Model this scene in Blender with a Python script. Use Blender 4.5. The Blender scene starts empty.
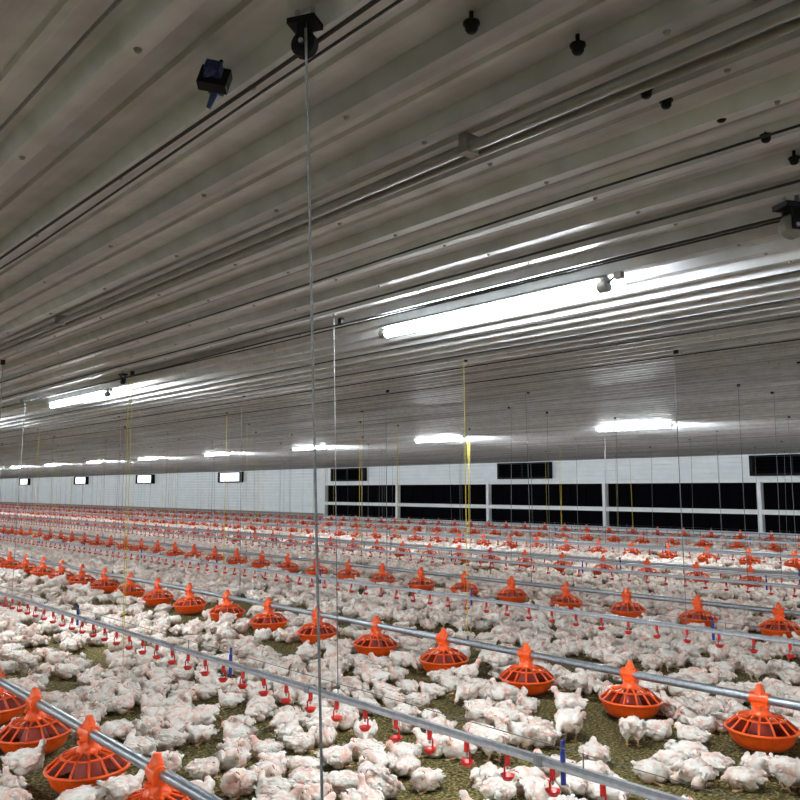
import bpy, bmesh, math, random
from mathutils import Vector, Matrix, noise, Euler
from collections import defaultdict
random.seed(7)
S = bpy.context.scene
root = S.collection
CAMH = 1.4
XW = 22.5      # right wall
XL = -7.0
YB = -12.0
YF = 115.0

# ---------------------------------------------------------------- materials
def mat(name):
    m = bpy.data.materials.new(name); m.use_nodes = True
    nt = m.node_tree; b = nt.nodes['Principled BSDF']
    return m, nt, b
def simple(name, col, rough=.5, metal=0., bump=0., bscale=40., var=0., spec=None):
    m, nt, b = mat(name)
    if spec is not None: b.inputs['Specular IOR Level'].default_value = spec
    b.inputs['Base Color'].default_value = (*col, 1)
    b.inputs['Roughness'].default_value = rough
    b.inputs['Metallic'].default_value = metal
    tc = nt.nodes.new('ShaderNodeTexCoord')
    n = nt.nodes.new('ShaderNodeTexNoise'); n.inputs['Scale'].default_value = bscale
    nt.links.new(tc.outputs['Object'], n.inputs['Vector'])
    if var > 0:
        r = nt.nodes.new('ShaderNodeMapRange')
        r.inputs['From Min'].default_value = .3; r.inputs['From Max'].default_value = .7
        r.inputs['To Min'].default_value = 1 - var; r.inputs['To Max'].default_value = 1 + var * .3
        nt.links.new(n.outputs['Fac'], r.inputs['Value'])
        mx = nt.nodes.new('ShaderNodeVectorMath'); mx.operation = 'SCALE'
        mx.inputs[0].default_value = col
        nt.links.new(r.outputs['Result'], mx.inputs['Scale'])
        nt.links.new(mx.outputs['Vector'], b.inputs['Base Color'])
    if bump > 0:
        bp = nt.nodes.new('ShaderNodeBump'); bp.inputs['Strength'].default_value = bump
        bp.inputs['Distance'].default_value = .01
        nt.links.new(n.outputs['Fac'], bp.inputs['Height'])
        nt.links.new(bp.outputs['Normal'], b.inputs['Normal'])
    return m

def ramp(nt, src, stops):
    r = nt.nodes.new('ShaderNodeValToRGB')
    el = r.color_ramp.elements
    while len(el) < len(stops): el.new(.5)
    for e, (p, c) in zip(el, stops):
        e.position = p; e.color = (*c, 1)
    nt.links.new(src, r.inputs['Fac'])
    return r

# litter
m_litter, nt, b = mat('litter')
tc = nt.nodes.new('ShaderNodeTexCoord')
n1 = nt.nodes.new('ShaderNodeTexNoise'); n1.inputs['Scale'].default_value = 60; n1.inputs['Detail'].default_value = 8; n1.inputs['Roughness'].default_value = .62
n2 = nt.nodes.new('ShaderNodeTexNoise'); n2.inputs['Scale'].default_value = 1.3; n2.inputs['Detail'].default_value = 4
v1 = nt.nodes.new('ShaderNodeTexVoronoi'); v1.inputs['Scale'].default_value = 34
for n in (n1, n2, v1): nt.links.new(tc.outputs['Object'], n.inputs['Vector'])
r1 = ramp(nt, n1.outputs['Fac'], [(.36, (.030, .022, .005)), (.5, (.190, .150, .048)), (.64, (.54, .46, .20))])
r2 = ramp(nt, n2.outputs['Fac'], [(.3, (.70, .67, .53)), (.7, (1.06, 1.05, .88))])
mx = nt.nodes.new('ShaderNodeMix'); mx.data_type = 'RGBA'; mx.blend_type = 'MULTIPLY'; mx.inputs['Factor'].default_value = 1
nt.links.new(r1.outputs['Color'], mx.inputs['A']); nt.links.new(r2.outputs['Color'], mx.inputs['B'])
nt.links.new(mx.outputs['Result'], b.inputs['Base Color'])
ad = nt.nodes.new('ShaderNodeMath'); ad.operation = 'ADD'
nt.links.new(n1.outputs['Fac'], ad.inputs[0]); nt.links.new(v1.outputs['Distance'], ad.inputs[1])
bp = nt.nodes.new('ShaderNodeBump'); bp.inputs['Strength'].default_value = 1; bp.inputs['Distance'].default_value = .03
nt.links.new(ad.outputs[0], bp.inputs['Height']); nt.links.new(bp.outputs['Normal'], b.inputs['Normal'])
b.inputs['Roughness'].default_value = .95

# painted ceiling steel with dusty streaks along the sheets
m_ceil, nt, b = mat('painted_ceiling_steel')
tc = nt.nodes.new('ShaderNodeTexCoord'); mp = nt.nodes.new('ShaderNodeMapping')
mp.inputs['Scale'].default_value = (6.0, .25, 1)
n1 = nt.nodes.new('ShaderNodeTexNoise'); n1.inputs['Scale'].default_value = 1.5; n1.inputs['Detail'].default_value = 6
n2 = nt.nodes.new('ShaderNodeTexNoise'); n2.inputs['Scale'].default_value = 9; n2.inputs['Detail'].default_value = 8
nt.links.new(tc.outputs['Object'], mp.inputs['Vector']); nt.links.new(mp.outputs['Vector'], n1.inputs['Vector'])
nt.links.new(tc.outputs['Object'], n2.inputs['Vector'])
r1 = ramp(nt, n1.outputs['Fac'], [(.3, (.33, .335, .34)), (.5, (.50, .515, .53)), (.72, (.69, .72, .745))])
r2 = ramp(nt, n2.outputs['Fac'], [(.35, (.82, .81, .80)), (.65, (1, 1, 1))])
mx = nt.nodes.new('ShaderNodeMix'); mx.data_type = 'RGBA'; mx.blend_type = 'MULTIPLY'; mx.inputs['Factor'].default_value = 1
nt.links.new(r1.outputs['Color'], mx.inputs['A']); nt.links.new(r2.outputs['Color'], mx.inputs['B'])
nt.links.new(mx.outputs['Result'], b.inputs['Base Color'])
b.inputs['Roughness'].default_value = .42
b.inputs['Metallic'].default_value = .1
b.inputs['Specular IOR Level'].default_value = .4

m_wall = simple('white_wall_steel', (.90, .94, .97), .4, 0, 0, 3, .06)
m_curb = simple('concrete_curb', (.36, .33, .25), .9, 0, .4, 20, .3)
m_whitetrim = simple('white_painted_trim', (.92, .94, .95), .5, 0, 0, 6, .05)
m_dark = simple('black_cooling_pad', (.002, .002, .003), .9, 0, 0, 30, .3, spec=.05)
m_black = simple('black_plastic', (.005, .005, .006), .6, 0, 0, 20, .2, spec=.2)
m_green = simple('green_trim', (.03, .12, .07), .6, 0, 0, 10, .3)
m_galv = simple('galvanised_pipe', (.36, .40, .44), .35, .75, .05, 60, .25)
m_alu = simple('aluminium_rail', (.34, .37, .41), .4, .6, .05, 40, .2)
m_pvc = simple('grey_water_pipe', (.45, .47, .50), .45, 0, .0, 40, .2)
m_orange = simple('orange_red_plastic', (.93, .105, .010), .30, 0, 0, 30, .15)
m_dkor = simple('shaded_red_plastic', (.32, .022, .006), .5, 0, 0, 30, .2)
m_red = simple('red_plastic', (.68, .02, .012), .35, 0, 0, 30, .15)
m_feed = simple('feed_crumble', (.10, .045, .018), .95, 0, 1, 150, .5)
m_blue = simple('blue_plastic', (.012, .035, .26), .4, 0, 0, 30, .2)
m_navy = simple('navy_plastic', (.012, .030, .13), .45, 0, 0, 30, .2)
m_wire = simple('steel_cable', (.17, .17, .17), .5, .3, .3, 200, .3)
m_yel = simple('yellow_cord', (.62, .50, .05), .8, 0, .3, 200, .2)
m_cord = simple('dark_cord', (.02, .02, .02), .7, 0, 0, 50, .2)
m_conduit = simple('grey_conduit', (.25, .24, .22), .45, .2, 0, 20, .2)
m_panel, nt, b = mat('translucent_inlet_panel')
b.inputs['Base Color'].default_value = (.85, .87, .88, 1)
b.inputs['Emission Color'].default_value = (.9, .95, 1, 1); b.inputs['Emission Strength'].default_value = 1.2
def tube_mat(name, st):
    m, nt, b = mat(name)
    b.inputs['Base Color'].default_value = (.9, .9, .9, 1)
    b.inputs['Emission Color'].default_value = (.90, .965, 1, 1)
    b.inputs['Emission Strength'].default_value = st
    return m
m_tube = tube_mat('lit_tube_diffuser', 180)
m_tube2 = tube_mat('lit_tube_diffuser_bright', 260)

# chicken
m_feather, nt, b = mat('white_feather_and_skin')
tc = nt.nodes.new('ShaderNodeTexCoord')
oi = nt.nodes.new('ShaderNodeObjectInfo')
ofs = nt.nodes.new('ShaderNodeVectorMath'); ofs.operation = 'ADD'
sc = nt.nodes.new('ShaderNodeMath'); sc.operation = 'MULTIPLY'; sc.inputs[1].default_value = 20
nt.links.new(oi.outputs['Random'], sc.inputs[0])
nt.links.new(tc.outputs['Object'], ofs.inputs[0]); nt.links.new(sc.outputs[0], ofs.inputs[1])
n1 = nt.nodes.new('ShaderNodeTexNoise'); n1.inputs['Scale'].default_value = 10; n1.inputs['Detail'].default_value = 3
nt.links.new(ofs.outputs[0], n1.inputs['Vector'])
r1 = ramp(nt, n1.outputs['Fac'], [(.34, (.76, .48, .40)), (.46, (.85, .69, .61)), (.58, (.89, .84, .78))])
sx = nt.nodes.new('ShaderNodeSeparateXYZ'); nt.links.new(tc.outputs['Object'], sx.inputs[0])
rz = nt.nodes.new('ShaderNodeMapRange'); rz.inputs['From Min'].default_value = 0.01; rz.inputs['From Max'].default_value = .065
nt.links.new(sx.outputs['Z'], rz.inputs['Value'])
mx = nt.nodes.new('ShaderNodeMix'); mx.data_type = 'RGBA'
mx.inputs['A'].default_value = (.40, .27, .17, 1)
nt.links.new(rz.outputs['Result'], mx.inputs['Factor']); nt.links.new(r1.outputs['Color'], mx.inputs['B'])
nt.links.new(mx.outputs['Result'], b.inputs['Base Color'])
b.inputs['Roughness'].default_value = .75
n3 = nt.nodes.new('ShaderNodeTexNoise'); n3.inputs['Scale'].default_value = 70; n3.inputs['Detail'].default_value = 3
nt.links.new(tc.outputs['Object'], n3.inputs['Vector'])
bp = nt.nodes.new('ShaderNodeBump'); bp.inputs['Strength'].default_value = .6; bp.inputs['Distance'].default_value = .005
nt.links.new(n3.outputs['Fac'], bp.inputs['Height']); nt.links.new(bp.outputs['Normal'], b.inputs['Normal'])
m_quill = simple('white_quill_feather', (.90, .86, .80), .7, 0, 0, 25, .08)
m_comb = simple('red_comb', (.66, .12, .09), .5, 0, 0, 40, .2)
m_leg = simple('yellow_pink_leg', (.76, .48, .27), .6, 0, 0, 40, .2)
m_eye = simple('dark_eye', (.01, .008, .006), .2)

# ---------------------------------------------------------------- mesh builder
class MB:
    def __init__(s): s.v = []; s.f = []; s.m = []; s.mats = []; s.sm = []
    def mi(s, m):
        if m not in s.mats: s.mats.append(m)
        return s.mats.index(m)
    def add(s, vs, fs, m, smooth=False):
        o = len(s.v); s.v += [tuple(v) for v in vs]; k = s.mi(m)
        for f in fs: s.f.append(tuple(i + o for i in f)); s.m.append(k); s.sm.append(smooth)
    def box(s, a, b, m):
        x0, y0, z0 = a; x1, y1, z1 = b
        vs = [(x0,y0,z0),(x1,y0,z0),(x1,y1,z0),(x0,y1,z0),(x0,y0,z1),(x1,y0,z1),(x1,y1,z1),(x0,y1,z1)]
        s.add(vs, [(0,3,2,1),(4,5,6,7),(0,1,5,4),(1,2,6,5),(2,3,7,6),(3,0,4,7)], m)
    def cyl(s, p, q, r0, m, r1=None, seg=10, cap=True):
        if r1 is None: r1 = r0
        p = Vector(p); q = Vector(q); d = (q - p).normalized()
        a = d.orthogonal().normalized(); c = d.cross(a)
        vs = []
        for (o, r) in ((p, r0), (q, r1)):
            for i in range(seg):
                t = 2 * math.pi * i / seg
                vs.append(o + (a * math.cos(t) + c * math.sin(t)) * r)
        fs = [(i, (i+1) % seg, seg + (i+1) % seg, seg + i) for i in range(seg)]
        s.add(vs, fs, m, True)
        if cap: s.add(vs, [tuple(range(seg))[::-1], tuple(range(seg, 2*seg))], m)
    def lathe(s, prof, c, m, seg=24, axis='Z'):
        vs = []; n = len(prof)
        for (r, z) in prof:
            for i in range(seg):
                t = 2 * math.pi * i / seg
                if axis == 'Z': vs.append((c[0] + r*math.cos(t), c[1] + r*math.sin(t), c[2] + z))
                elif axis == 'X': vs.append((c[0] + z, c[1] + r*math.cos(t), c[2] + r*math.sin(t)))
                else: vs.append((c[0] + r*math.cos(t), c[1] + z, c[2] + r*math.sin(t)))
        fs = []
        for j in range(n - 1):
            for i in range(seg):
                k = (i+1) % seg
                fs.append((j*seg+i, j*seg+k, (j+1)*seg+k, (j+1)*seg+i))
        s.add(vs, fs, m, True)
    def mesh(s, name):
        me = bpy.data.meshes.new(name); me.from_pydata(s.v, [], s.f)
        for m in s.mats: me.materials.append(m)
        me.polygons.foreach_set('material_index', s.m)
        me.polygons.foreach_set('use_smooth', s.sm); me.update()
        return me
    def obj(s, name, parent=None, loc=(0,0,0)):
        o = bpy.data.objects.new(name, s.mesh(name)); root.objects.link(o); o.location = loc
        if parent: o.parent = parent
        return o
def empty(name, loc=(0,0,0)):
    e = bpy.data.objects.new(name, None); root.objects.link(e); e.location = loc; e.empty_display_size = .2
    return e

# ---------------------------------------------------------------- room
def ceil_z(x):
    if x < -1: h = .61
    elif x < 8: h = .67 + .06 * x
    else: h = 1.15 - (x - 8) * .22 / 14.5
    return CAMH + h + .09

fl = MB(); fl.add([(XL,YB,0),(XW+.6,YB,0),(XW+.6,YF,0),(XL,YF,0)], [(0,1,2,3)], m_litter); fl.obj('floor')

c = MB(); prof = []
P = .23; pat = [(0,0),(.050,0),(.056,-.009),(.072,-.009),(.078,0),(.150,0),(.166,-.036),(.206,-.036),(.222,0)]
x = XL
while x < XW:
    for dx, dz in pat:
        if x + dx < XW: prof.append((x + dx, ceil_z(x + dx) + dz))
    x += P
prof.append((XW, ceil_z(XW)))
n = len(prof)
ys = [YB + i * (YF - YB) / 20 for i in range(21)]
vs = [(px, y, pz) for y in ys for px, pz in prof]
fs = [(j*n+i, j*n+i+1, (j+1)*n+i+1, (j+1)*n+i) for j in range(20) for i in range(n-1)]
c.add(vs, fs, m_ceil)
c.obj('ceiling')

# right wall
wr = empty('wall_right')
zt = ceil_z(XW)
YO = 29.8     # end of the dark inlet opening
def ribbed(mb, y0, y1, z0, z1, m, step=.15):
    pf = []; z = z0
    while z < z1 - 1e-4:
        for dz, dx in ((0,0),(.05,0),(.06,-.015),(.085,-.015),(.095,0)):
            if z + dz < z1: pf.append((XW + dx, z + dz))
        z += step
    pf.append((XW, z1)); k = len(pf)
    v = [(px, y, pz) for y in (y0, y1) for px, pz in pf]
    mb.add(v, [(i, i+1, k+i+1, k+i) for i in range(k-1)], m)
w = MB(); ribbed(w, YO, YF, .32, zt, m_wall); ribbed(w, YB, YO, 1.66, zt, m_wall)
w.obj('steel_cladding', wr)
w = MB(); w.box((XW-.08, YO, 0), (XW+.1, YF, .32), m_curb); w.obj('concrete_curb', wr)
w = MB(); w.box((XW+.3, YB, 0), (XW+.4, YF, zt), m_dark); w.obj('outer_skin', wr)
w = MB()
w.box((XW-.04, YB, 1.60), (XW+.10, YO, 1.70), m_whitetrim)
w.box((XW-.04, YB, .72), (XW+.10, YO, .85), m_whitetrim)
w.box((XW-.04, YB, .10), (XW+.10, YO, .20), m_whitetrim)
w.box((XW-.05, YB, .0), (XW+.11, YO, .10), m_green)
w.box((XW-.06, YO-.1, 0), (XW+.12, YO+.25, zt), m_whitetrim)
y = YO - 5
while y > YB:
    w.box((XW-.055, y-.06, .0), (XW+.11, y+.06, 1.66), m_whitetrim); y -= 5
w.obj('trim_rails', wr)
w = MB()
w.box((XW+.12, YB, .05), (XW+.2, YO, 1.66), m_dark)
y = YB
while y < YO:
    w.box((XW+.09, y, .1), (XW+.12, y+.03, 1.66), m_dark); y += .6
w.obj('tunnel_inlet_pads', wr)
w = MB(); w.box((XL-.1, YB, 0), (XL, YF, 2.1), m_wall); w.obj('wall_left')
w = MB(); w.box((XL, YF, 0), (XW+.3, YF+.1, 2.7), m_wall); w.obj('wall_end')
w = MB(); w.box((XL, YB-.1, 0), (XW+.3, YB, 2.7), m_wall); w.obj('wall_back')

def inlet(yc, dark):
    mb = MB(); L = 1.15; z0, z1 = zt-.64, zt-.07; d = .22
    mb.box((-d, -L, z0), (-.0, L, z0+.07), m_black); mb.box((-d, -L, z1-.05), (0, L, z1), m_black)
    mb.box((-d, -L, z0), (0, -L+.09, z1), m_black); mb.box((-d, L-.09, z0), (0, L, z1), m_black)
    if dark:
        mb.box((-.06, -L+.05, z0+.05), (-.02, L-.05, z1-.04), m_dark)
        for k in range(4):
            zz = z0 + .12 + k*.11
            mb.box((-d+.02, -L+.06, zz), (-.07, L-.06, zz+.02), m_dark)
        mb.box((-d-.01, -.03, z0), (-d+.01, .03, z1), m_black)
    else:
        mb.box((-.12, -L+.07, z0+.07), (-.08, L-.07, z1-.05), m_panel)
    mb.obj('air_inlet_vent', None, (XW-.02, yc, 0))
for i, yc in enumerate([-1, 8.8, 18.0, 27.9]): inlet(yc, True)
for yc in [38, 48.4, 59, 71.5, 83, 95, 106]: inlet(yc, False)

# ---------------------------------------------------------------- light fixtures
def fixture_mesh(L, mt):
    mb = MB(); h = L/2
    # shallow reflector tray above the tube with a ballast channel
    pf = [(-.034,.034),(-.034,.028),(.034,.028),(.034,.034),(.016,.044),(.014,.056),(-.014,.056),(-.016,.044)]
    v = [(a, y, z) for y in (-h, h) for a, z in pf]; k = len(pf)
    mb.add(v, [(i,(i+1)%k,k+(i+1)%k,k+i) for i in range(k)] + [tuple(range(k)), tuple(range(k,2*k))[::-1]], m_conduit)
    mb.cyl((0,-h+.03,0),(0,h-.03,0),.022,mt,seg=12)
    for sgn in (-1,1):
        mb.cyl((0,sgn*(h-.035),0),(0,sgn*(h+.010),0),.025,m_conduit,seg=12)
        mb.box((-.012,sgn*h*.7-.012,.054),(.012,sgn*h*.7+.012,.080),m_galv)
    mb.cyl((0,-h-.005,.01),(0,-h-.05,.035),.005,m_cord,seg=6)
    mb.box((-.015,-h-.08,.02),(.015,-h-.045,.06),m_conduit)
    return mb.mesh('fluorescent_tube_light')
fm1 = fixture_mesh(1.42, m_tube); fm2 = fixture_mesh(1.5, m_tube2)
def lamp(me, x, y):
    o = bpy.data.objects.new('fluorescent_tube_light', me); root.objects.link(o)
    o.location = (x, y, ceil_z(x) - .082)
for k in range(-2, 21): lamp(fm1, 2.85, 2.55 + k*5.15)
for k in range(-3, 22): lamp(fm2, 12.6, 7.66 + k*4.85)
for k in range(-2, 6): lamp(fm2, -3.5, 1.5 + k*4.85)  # unseen row left of the camera, added as fill light on the birds

# ---------------------------------------------------------------- GN instancer
src_coll_n = 0
def instancer(name, pts, rots, scls, idx, objs, parent=None):
    global src_coll_n; src_coll_n += 1
    col = bpy.data.collections.new('src_%02d' % src_coll_n)
    for o in objs: col.objects.link(o)
    me = bpy.data.meshes.new(name); me.from_pydata(pts, [], [])
    a = me.attributes.new('rot', 'FLOAT_VECTOR', 'POINT'); a.data.foreach_set('vector', [c for r in rots for c in r])
    a = me.attributes.new('scl', 'FLOAT', 'POINT'); a.data.foreach_set('value', scls)
    a = me.attributes.new('idx', 'INT', 'POINT'); a.data.foreach_set('value', idx)
    ng = bpy.data.node_groups.new(name + '_nodes', 'GeometryNodeTree')
    ng.interface.new_socket('Geometry', in_out='INPUT', socket_type='NodeSocketGeometry')
    ng.interface.new_socket('Geometry', in_out='OUTPUT', socket_type='NodeSocketGeometry')
    N = ng.nodes.new; Lk = ng.links.new
    gi = N('NodeGroupInput'); go = N('NodeGroupOutput')
    ci = N('GeometryNodeCollectionInfo'); ci.inputs['Collection'].default_value = col
    ci.inputs['Separate Children'].default_value = True; ci.inputs['Reset Children'].default_value = True
    ip = N('GeometryNodeInstanceOnPoints'); ip.inputs['Pick Instance'].default_value = True
    def na(n, t):
        q = N('GeometryNodeInputNamedAttribute'); q.data_type = t; q.inputs['Name'].default_value = n; return q.outputs['Attribute']
    er = N('FunctionNodeEulerToRotation')
    Lk(na('rot', 'FLOAT_VECTOR'), er.inputs[0]); Lk(er.outputs[0], ip.inputs['Rotation'])
    Lk(na('scl', 'FLOAT'), ip.inputs['Scale']); Lk(na('idx', 'INT'), ip.inputs['Instance Index'])
    Lk(gi.outputs[0], ip.inputs['Points']); Lk(ci.outputs[0], ip.inputs['Instance'])
    Lk(ip.outputs['Instances'], go.inputs[0])
    o = bpy.data.objects.new(name, me); root.objects.link(o)
    md = o.modifiers.new('instances', 'NODES'); md.node_group = ng
    if parent: o.parent = parent
    return o

# screws through the ceiling ribs
mb = MB(); mb.cyl((0,0,0),(0,0,-.006),.008,m_conduit,r1=.005,seg=6)
SCR = bpy.data.objects.new('ceiling_screw', mb.mesh('ceiling_screw'))
sp_ = []
x = XL
while x < 14:
    xc = x + .186
    if xc > -1:
        y = -3.
        while y < 26:
            if y > xc*.2 - 1: sp_.append((xc, y, ceil_z(xc) - .036))
            y += .61
    x += P
instancer('ceiling_screws', sp_, [(0,0,0)]*len(sp_), [1.]*len(sp_), [0]*len(sp_), [SCR])

# ---------------------------------------------------------------- feeders
PZ = .275
def feeder_pan():
    mb = MB()
    mb.lathe([(0,.020),(.07,.020),(.125,.030),(.158,.060),(.174,.098),(.180,.112),(.190,.116),(.190,.126),(.182,.128),(.176,.122)], (0,0,0), m_orange, 28)
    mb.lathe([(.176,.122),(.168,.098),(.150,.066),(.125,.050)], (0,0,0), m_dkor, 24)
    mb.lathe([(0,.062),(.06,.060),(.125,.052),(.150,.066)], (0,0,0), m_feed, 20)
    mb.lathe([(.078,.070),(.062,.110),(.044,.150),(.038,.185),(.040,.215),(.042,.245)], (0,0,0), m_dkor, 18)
    mb.lathe([(.052,.186),(.060,.194),(.050,.206),(.043,.215),(.043,.245)], (0,0,0), m_orange, 18)
    for i in range(14):
        t = 2*math.pi*(i+.5)/14; ct, st = math.cos(t), math.sin(t)
        a = (ct*.050, st*.050, .196); b_ = (ct*.120, st*.120, .176); d = (ct*.182, st*.182, .124)
        mb.cyl(a, b_, .0060, m_orange, seg=5, cap=False); mb.cyl(b_, d, .0060, m_orange, seg=5, cap=False)
    mb.lathe([(.114,.181),(.122,.184),(.125,.175),(.116,.172),(.114,.181)], (0,0,0), m_orange, 24)
    mb.cyl((0,-.050,PZ),(0,.050,PZ),.034,m_orange,seg=14)
    mb.box((-.028,-.040,.235),(.028,.040,PZ),m_orange)
    mb.lathe([(.030,.0),(.027,.035),(.020,.048),(.018,.062),(.012,.066),(0,.066)], (0,0,PZ+.010), m_orange, 12)
    mb.box((-.050,-.016,.228),(.050,.016,.244),m_orange)
    me = mb.mesh('feeder_pan'); return bpy.data.objects.new('feeder_pan', me)
PAN = feeder_pan()
feeders = [(1.55, 3.85-.72*6, .72), (4.47, 2.0-.8*5, .8), (7.75, 3.25-.8*5, .8), (11.3, .3, .8), (14.6, .2, .8), (18.0, .4, .8), (21.0, .1, .8)]
panpos = []
for fx, y0, sp in feeders:
    ymax = min(104, 4.2*fx + 18)
    e = empty('poultry_feeder_line', (fx, 0, 0))
    mb = MB(); mb.cyl((0,y0-.6,PZ),(0,ymax+1,PZ),.0235,m_galv,seg=12)
    yy = y0 + .4
    while yy < ymax:
        mb.cyl((0,yy-.04,PZ),(0,yy+.04,PZ),.027,m_galv,seg=12); yy += 3.2
    mb.obj('auger_pipe', e)
    pts = []; y = y0
    while y < ymax: pts.append((0,y,0)); panpos.append((fx,y)); y += sp
    r = [(0, random.uniform(-.04,.04), random.uniform(-.15,.15)) for _ in pts]
    instancer('feeder_pans', pts, r, [1.0]*len(pts), [0]*len(pts), [PAN], e)
    mb = MB(); yy = y0 + sp*.5 + .1; k = 0
    zc = ceil_z(fx) - .02
    step = 3.2
    if abs(fx-4.47) < .1: yy = 4.15 - 3.2
    if fx < 2: yy = .3; step = 5.2
    rr = .0028 if fx < 5 else .0035
    while yy < ymax:
        mm = m_yel if (fx > 4 and k % 3 == 1) else m_wire
        mb.cyl((0,yy,PZ+.02),(random.uniform(-.04,.04),yy+random.uniform(-.04,.04),zc),rr,mm,seg=5)
        mb.cyl((0,yy,PZ+.02),(0,yy,PZ+.05),.01,m_wire,seg=6)
        mb.box((-.010,yy-.015,zc-.03),(.010,yy+.015,zc),m_black)
        yy += step; k += 1
    mb.obj('suspension_cables', e)

# ---------------------------------------------------------------- drinkers
DZ = .365
def nipple():
    mb = MB()
    mb.cyl((0,0,-.010),(0,0,-.050),.011,m_red,seg=8)
    mb.cyl((0,0,-.050),(0,0,-.065),.006,m_galv,seg=6)
    mb.cyl((0.0,0,-.02),(.018,0,-.055),.004,m_red,seg=5); mb.cyl((.018,0,-.055),(0.018,0,-.095),.004,m_red,seg=5)
    mb.lathe([(0,-.108),(.018,-.106),(.027,-.092),(.030,-.086),(.026,-.088),(.016,-.098),(0,-.100)], (.0,0,0), m_red, 14)
    return bpy.data.objects.new('drinker_nipple_cup', mb.mesh('drinker_nipple_cup'))
NIP = nipple()
drinkers = [(2.55, -3.0, .22), (5.75, -2, .25), (9.0, -1, .25), (9.9,-1,.25), (12.9, 0, .25), (16.2, 0, .25), (19.4, 0, .3)]
for dx, y0, sp in drinkers:
    ymax = min(104, 4.2*dx + 18)
    e = empty('nipple_drinker_line', (dx, 0, 0))
    mb = MB()
    mb.cyl((0,y0,DZ),(0,ymax,DZ),.011,m_pvc,seg=10)
    mb.box((-.010,y0,DZ+.010),(.010,ymax,DZ+.024),m_alu)
    yy = y0 + .5
    while yy < ymax:
        mb.box((-.015,yy-.02,DZ-.013),(.015,yy+.02,DZ+.027),m_galv); yy += 1.5
    mb.obj('water_pipe', e)
    mb = MB()
    mb.cyl((0,y0,DZ+.075),(0,ymax,DZ+.075),.0018,m_wire,seg=4)
    yy = y0+.3
    while yy < ymax:
        mb.cyl((0,yy,DZ+.02),(0,yy,DZ+.078),.003,m_wire,seg=4); yy += 1.5
    mb.obj('anti_roost_wire', e)
    pts = []; y = y0 + .1
    while y < ymax: pts.append((0,y,DZ)); y += sp
    instancer('nipple_cups', pts, [(0,0,random.choice((0,math.pi)))for _ in pts], [1.0]*len(pts), [0]*len(pts), [NIP], e)
    mb = MB(); k = 0
    yy = 3.25 - 2.55*2 if dx < 3 else y0 + 1.7
    step = 2.55 if dx < 3 else 3.4
    zc = ceil_z(dx) - .02
    rr = .0026 if dx < 5 else .0033
    while yy < ymax:
        ye = (k % 4 == 3)
        mb.cyl((0,yy,DZ+.03),(random.uniform(-.05,.05),yy+random.uniform(-.05,.05),zc),rr,m_yel if ye else m_wire,seg=5)
        if ye: mb.cyl((.02,yy+.02,.12),(.03,yy+.06,zc-.05),rr*.9,m_yel,seg=4)
        mb.box((-.010,yy-.015,zc-.03),(.010,yy+.015,zc),m_black)
        yy += step; k += 1
    mb.obj('suspension_cords', e)
    mb = MB(); yy = y0 + 4.9
    while yy < ymax:
        mb.cyl((.012,yy,DZ-.06),(.012,yy,DZ+.06),.010,m_blue,seg=10)
        mb.cyl((.012,yy,DZ+.06),(.012,yy,DZ+.10),.006,m_blue,.009,seg=8); yy += 2.4
    mb.obj('blue_sight_tubes', e)

e = empty('nipple_drinker_line', (.735, 0, 0))
mb = MB(); mb.cyl((0,-6,DZ),(0,1.3,DZ),.013,m_pvc,seg=10); mb.box((-.014,-6,DZ+.013),(.014,1.3,DZ+.034),m_alu); mb.obj('water_pipe', e)
mb = MB(); mb.cyl((0,.94,DZ+.02),(-.035,.990,ceil_z(.7)-.07),.0021,m_wire,seg=8)
mb.cyl((0,.94,DZ+.02),(0,.94,DZ+.06),.012,m_wire,seg=8)
mb.obj('suspension_cable', e)

def pulley(name, x, y, s=1.0, col=m_black, rot=0):
    mb = MB()
    mb.lathe([(.0,-.012),(.030,-.012),(.032,-.008),(.022,0),(.032,.008),(.030,.012),(0,.012)], (0,0,-.055), col, 18, 'X')
    mb.box((-.020,-.012,-.065),(-.014,.012,.0),m_black); mb.box((.014,-.012,-.065),(.020,.012,0),m_black)
    mb.cyl((-.024,0,-.055),(.024,0,-.055),.006,m_galv,seg=8)
    mb.box((-.026,-.035,-.010),(.026,.035,.004),m_black)
    mb.cyl((0,-.02,.0),(0,-.02,.035),.006,m_galv,seg=6); mb.cyl((0,.02,.0),(0,.02,.035),.006,m_galv,seg=6)
    o = mb.obj(name, None, (x, y, ceil_z(x)-.040)); o.scale = (s,s,s); o.rotation_euler[2] = rot
pulley('cable_pulley', .72, 1.02, .7, rot=.5)
pulley('cable_pulley', 2.50, .95, 1.2, m_conduit, rot=1.1)
pulley('cable_pulley', 2.5, 5.85, .9)
mb = MB()
mb.box((-.035,-.016,-.010),(.035,.016,.014),m_navy); mb.cyl((-.03,0,-.01),(-.050,0,-.045),.009,m_navy,.004,seg=8)
mb.cyl((.025,0,-.01),(.045,.01,-.040),.009,m_navy,.005,seg=8); mb.box((-.012,-.03,-.026),(.012,.03,.02),m_black)
mb.cyl((0,0,.01),(0,0,.05),.004,m_black,seg=6)
o = mb.obj('cord_cleat', None, (.69,1.26,ceil_z(.69)-.050)); o.rotation_euler = (.2,.3,.9); o.scale=(.9,.9,.9)
def knob(x, y):
    mb = MB(); mb.lathe([(0,-.024),(.011,-.023),(.016,-.016),(.016,-.006),(.021,-.003),(.021,.003),(0,.003)], (0,0,0), m_black, 14)
    mb.cyl((0,0,0),(0,0,.030),.006,m_black,seg=6)
    o = mb.obj('wire_insulator_knob', None, (x,y,ceil_z(x)-.024)); o.scale=(.7,.7,.7)
for (kx, ky) in [(.96,.87),(1.17,.80),(1.44,.82),(1.52,.82),(1.69,.78),(1.90,.77),(2.12,.79),(2.36,.81)]: knob(kx, ky)
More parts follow.
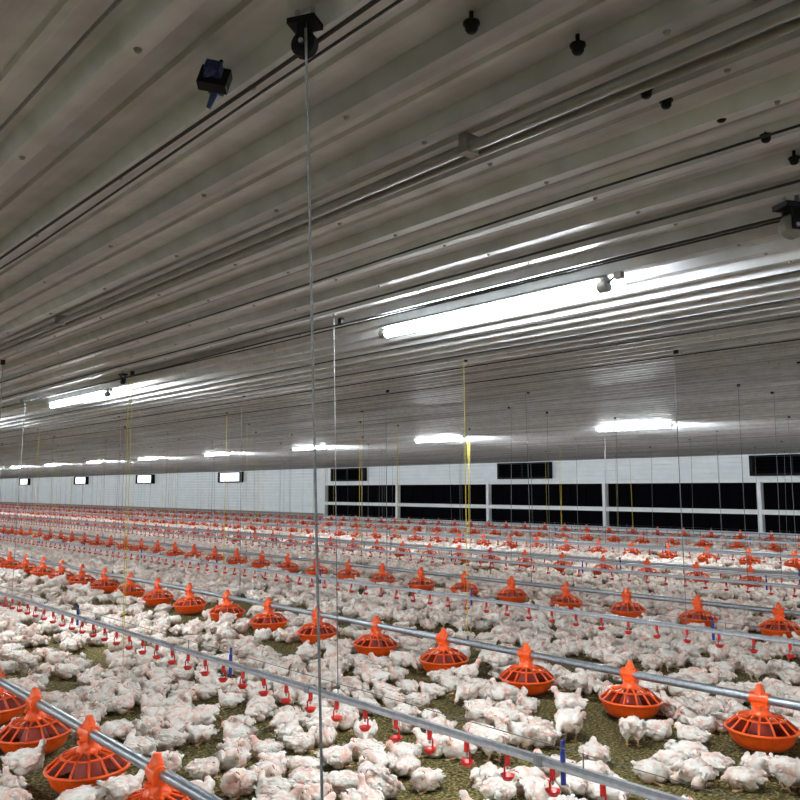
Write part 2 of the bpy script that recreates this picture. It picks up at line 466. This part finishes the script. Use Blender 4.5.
def run(name, x, dz, r, m, y0=YB+.2, y1=90, clips=False):
    mb = MB(); z = ceil_z(x) - dz; y = y0; step = 1.3
    pts = []
    while y < y1: pts.append((x + random.uniform(-.004,.004), y, z - (random.uniform(0,.012) if r < .006 else 0))); y += step
    for a, b_ in zip(pts, pts[1:]): mb.cyl(a, b_, r, m, seg=8 if r > .006 else 5, cap=False)
    if clips:
        for p in pts[::2]: mb.box((x-r-.008, p[1]-.012, z-r-.003), (x+r+.008, p[1]+.012, z+.03), m_conduit)
    mb.obj(name)
run('ceiling_conduit', 1.31, .055, .013, m_conduit, clips=True)
run('ceiling_conduit', 1.37, .050, .009, m_conduit)
run('ceiling_cord', .74, .060, .004, m_cord)
run('ceiling_cord', .77, .065, .003, m_cord)
run('ceiling_cord', 1.80, .06, .0035, m_cord)
run('ceiling_cord', 2.20, .06, .0045, m_cord)
run('ceiling_cord', 2.50, .06, .005, m_cord)
run('ceiling_cord', 2.56, .055, .004, m_cord)
run('ceiling_cord', 3.4, .06, .005, m_cord)
run('ceiling_cord', 4.1, .06, .006, m_cord)
run('ceiling_cord', 4.7, .06, .006, m_cord)
run('ceiling_cord', 5.8, .06, .006, m_cord)
run('ceiling_cord', .45, .055, .004, m_wire)
run('ceiling_cord', .20, .055, .005, m_cord)

# ---------------------------------------------------------------- chickens
def ell(bm, c, r, rot=(0,0,0), seg=16):
    M = Matrix.Translation(c) @ Euler(rot).to_matrix().to_4x4() @ Matrix.Diagonal((*r, 1))
    bmesh.ops.create_uvsphere(bm, u_segments=seg, v_segments=seg//2+2, radius=1, matrix=M)

def chicken(idx, stand, neck, hdir, wing=0., tilt=0., dz=0., sprawl=0.):
    rnd = random.Random(100 + idx)
    bm = bmesh.new()
    H = .085 if stand else 0.
    ty = tilt
    R = Euler((0, ty, 0)).to_matrix()
    def T(p): 
        q = R @ Vector(p); q.z += H + .082; return q
    ell(bm, T((0,0,0)), (.108,.080,.078), (0,ty,0))
    ell(bm, T((.060,0,-.006)), (.070,.084,.078), (0,ty,0))
    ell(bm, T((-.075,0,.006)), (.062,.060,.055), (0,ty,0))
    ell(bm, T((-.125,0,.030)), (.036,.030,.020), (0,ty+.4,0))
    for s in (-1,1):
        ell(bm, T((.000, s*(.090+wing*.03), .022-wing*.01)), (.070,.022,.046), (s*(.25+wing*.6), ty+.15, s*(.10+wing*.3)))
        ell(bm, T((-.075, s*(.080+wing*.06), .022-wing*.02)), (.056,.016,.026), (s*(.2+wing*.8), ty+.1, -s*.14))
        ell(bm, T((-.020-sprawl*.05, s*(.062+sprawl*.02), -.042)), (.056+sprawl*.02,.038,.042))
        if stand: ell(bm, T((-.01, s*.045, -.07)), (.032,.028,.045), (0,.3,0))
    pts = [T((.080,0,.030))] + [Vector(p) + Vector((0,0,H)) for p in neck]
    rad0, rad1 = .046, .021
    cnt = 14
    for i in range(cnt + 1):
        t = i / cnt * (len(pts) - 1); k = min(int(t), len(pts) - 2); q = pts[k].lerp(pts[k+1], t - k)
        rr = rad0 + (rad1 - rad0) * (i / cnt) ** .7
        ell(bm, q, (rr,rr,rr), seg=10)
    hd = Vector(hdir).normalized(); hp = pts[-1] + hd * .008
    yaw = math.atan2(hd.y, hd.x); pit = -math.asin(hd.z)
    HR = Euler((0, pit, yaw)).to_matrix()
    ell(bm, hp, (.034,.026,.028), (0,pit,yaw), 12)
    me = bpy.data.meshes.new('tmp'); bm.to_mesh(me); bm.free()
    o = bpy.data.objects.new('tmp', me); root.objects.link(o)
    md = o.modifiers.new('r','REMESH'); md.mode = 'VOXEL'; md.voxel_size = .0072
    md2 = o.modifiers.new('s','SMOOTH'); md2.iterations = 2; md2.factor = .5
    bpy.context.view_layer.update()
    dg = bpy.context.evaluated_depsgraph_get()
    m2 = bpy.data.meshes.new_from_object(o.evaluated_get(dg))
    bpy.data.objects.remove(o)
    mb = MB(); so = Vector((idx*3.1, idx*1.7, 0))
    vs = []
    nb = [v.co.copy() for v in m2.vertices]; nn = [v.normal.copy() for v in m2.vertices]
    for co, no in zip(nb, nn):
        dh = min(1, max(0, ((co - hp).length - .03) / .05))
        d = noise.noise(Vector((co.x*16, co.y*26, co.z*26)) + so) * .010 + noise.noise(Vector((co.x*40, co.y*60, co.z*60)) + so) * .0045
        q = co + no * d * dh
        q.z = max(q.z, .002)
        vs.append(q)
    polys = [tuple(p.vertices) for p in m2.polygons]
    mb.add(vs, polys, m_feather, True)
    cands = [(p.center.copy(), p.normal.copy()) for p in m2.polygons if p.center.z > .035 + H*.6 and (p.center - hp).length > .07]
    for _ in range(90):
        cpt, no = rnd.choice(cands)
        back = Vector((-1, rnd.uniform(-.3,.3), rnd.uniform(-.5,.1)))
        t = (back - no * back.dot(no)).normalized(); sdir = no.cross(t).normalized()
        rear = cpt.x < -.02
        L = rnd.uniform(.022,.038) * (1.2 if rear else 1); W = L * rnd.uniform(.26,.38); lf = rnd.uniform(.0,.10) + (.05 if rear else 0)
        u = (t + no * lf).normalized()
        b0 = cpt + no * .002
        vv = [b0, b0 + u*L*.35 + sdir*W, b0 + u*L*.8 + sdir*W*.75, b0 + u*L, b0 + u*L*.8 - sdir*W*.75, b0 + u*L*.35 - sdir*W, b0 + u*L*.5 + no*.004]
        mb.add(vv, [(0,1,6),(1,2,6),(2,3,6),(3,4,6),(4,5,6),(5,0,6)], m_quill if rnd.random()<.8 else m_feather, True)
    for s in (-1,1):
        for k in range(5):
            b0 = T((-.05-.008*k, s*(.094+wing*.06), .034-.010*k)); u = (R @ Vector((-1, s*(-.16+wing*.3-.05*k*.3), .08-.04*k))).normalized()
            sd = Vector((0,.25*s,1)).cross(u).cross(u).normalized(); L = .060 + .005*k*(1 if k<3 else -1)
            vv = [b0, b0+u*L*.4+sd*.009, b0+u*L*.85+sd*.008, b0+u*L, b0+u*L*.85-sd*.008, b0+u*L*.4-sd*.009]
            mb.add(vv, [(0,1,2,3),(0,3,4,5)], m_quill)
    for k in range(7):
        a = (k-3)*.2; b0 = T((-.13,.004*(k-3),.036)); u = (R @ Vector((-math.cos(a), math.sin(a), .3))).normalized()
        sd = u.cross(Vector((0,0,1))).normalized(); L = .038
        vv = [b0, b0+u*L*.5+sd*.010, b0+u*L+sd*.006, b0+u*L-sd*.006, b0+u*L*.5-sd*.010]
        mb.add(vv, [(0,1,2,3,4)], m_quill)
    def Hh(p): return hp + HR @ Vector(p)
    mb.cyl(Hh((.026,0,-.002)), Hh((.055,0,-.010)), .0085, m_leg, .001, seg=8)
    comb = [(-.012,.022),(-.010,.033),(-.002,.030),(.004,.035),(.010,.029),(.017,.031),(.022,.014)]
    for s in (-.0025,.0025):
        cv = [Hh((a, s, z)) for a, z in comb] + [Hh((.004,s,.012))]
        mb.add(cv, [(7,i,i+1) for i in range(6)], m_comb)
    cv = [Hh((a, s, z)) for s in (-.0025,.0025) for a, z in comb]
    mb.add(cv, [(i,i+1,7+i+1,7+i) for i in range(6)], m_comb)
    for s in (-1,1):
        mb.cyl(Hh((.020,s*.008,-.020)), Hh((.020,s*.010,-.034)), .0055, m_comb, .003, seg=6)
        mb.lathe([(0,-.004),(.004,0),(0,.004)], Hh((.012,s*.025,.004)), m_eye, 8)
    for s in (-1,1):
        if stand:
            hip = Vector((-.01, s*.045, H+.012)); hock = Vector((-.030, s*.045, .055)); ft = Vector((-.008, s*.047, .010))
            mb.cyl(hip, hock, .013, m_leg, .009, seg=8); mb.cyl(hock, ft, .0095, m_leg, .008, seg=8)
        else:
            ft = Vector((.055 + .02*rnd.random(), s*(.062+sprawl*.03), .008)); mb.cyl(ft+Vector((-.05,-s*.01,.010)), ft, .008, m_leg, .007, seg=8)
        for a in (-.5, 0, .5): mb.cyl(ft, ft + Vector((.045*math.cos(a), .045*math.sin(a), -.005)), .006, m_leg, .003, seg=6)
        mb.cyl(ft, ft + Vector((-.022, 0, -.005)), .005, m_leg, .003, seg=6)
    me = mb.mesh('broiler_chicken_%02d' % idx)
    return bpy.data.objects.new('broiler_chicken_%02d' % idx, me)

birds = [
    chicken(0, False, [(.110,0,.145),(.122,0,.180)], (1,0,-.1)),
    chicken(1, False, [(.120,.01,.105),(.140,.015,.085)], (1,.1,-.35)),
    chicken(2, False, [(.105,.03,.14),(.085,.060,.155)], (-.5,1,-.5)),
    chicken(3, True,  [(.112,0,.15),(.130,0,.205)], (1,0,-.05), tilt=-.15),
    chicken(4, True,  [(.140,0,.07),(.170,0,.015)], (.7,0,-.7), tilt=.12),
    chicken(5, False, [(.125,-.02,.10),(.148,-.04,.07)], (1,-.4,-.3), wing=.8, sprawl=1),
    chicken(6, False, [(.102,-.02,.14),(.108,-.05,.170)], (.5,-1,-.1), wing=.3),
    chicken(7, True,  [(.108,.02,.135),(.120,.05,.17)], (.6,.8,0), wing=.2),
    chicken(8, False, [(.108,0,.135),(.116,-.01,.155)], (.8,.2,-.5), wing=.15, tilt=-.1),
]
pts=[];rots=[];scl=[];idx=[]
wts = [18,16,14,6,5,10,14,4,14]
ids = list(range(len(birds)))
grid = defaultdict(list)
for (fx,fy) in panpos: grid[(int(fx), int(fy))].append((fx,fy))
def near_pan(x,y):
    for i in (-1,0,1):
        for j in (-1,0,1):
            for (fx,fy) in grid.get((int(x)+i,int(y)+j),()):
                if (fx-x)**2+(fy-y)**2 < .275**2: return True
    return False
s = .190; row = 0; y = -2.0
while y < 108:
    x = .15 + (s*.5 if row % 2 else 0)
    xmin = max(.15, (y-10)/4.1)
    while x < XW-.25:
        if x >= xmin and y > .22*x - 2.2:
            px = x + random.uniform(-.035,.035); py = y + random.uniform(-.035,.035)
            nv = .40*noise.noise(Vector((px*.9, py*.5, 3.3))) + .75*noise.noise(Vector((px*2.1, py*1.7, 9.1))) + .8*noise.noise(Vector((px*5, py*5, 1.1)))
            th = -.20 if py < 12 else -.27
            if nv > th and random.random() < .90 and not near_pan(px,py):
                k = random.choices(ids, wts)[0]
                pts.append((px,py,0)); rots.append((0,0,random.uniform(0,6.283))); scl.append(random.uniform(.56,.69)); idx.append(k)
        x += s
    y += s*.88; row += 1
print('BIRDS', len(pts))
instancer('broiler_chicken_flock', pts, rots, scl, idx, birds)

# ---------------------------------------------------------------- world, camera
W = bpy.data.worlds.new('world'); S.world = W; W.use_nodes = True
W.node_tree.nodes['Background'].inputs[0].default_value = (.5,.55,.6,1)
W.node_tree.nodes['Background'].inputs[1].default_value = .1
cam = bpy.data.cameras.new('camera'); co = bpy.data.objects.new('camera', cam); root.objects.link(co)
cam.sensor_width = 36; cam.lens = 36; cam.clip_end = 300; cam.clip_start = .02
co.location = (0,0,CAMH); co.rotation_euler = (math.radians(96.4), 0, math.radians(-42.4))
S.camera = co
S.view_settings.view_transform = 'Standard'
S.view_settings.look = 'None'
S.view_settings.exposure = .65
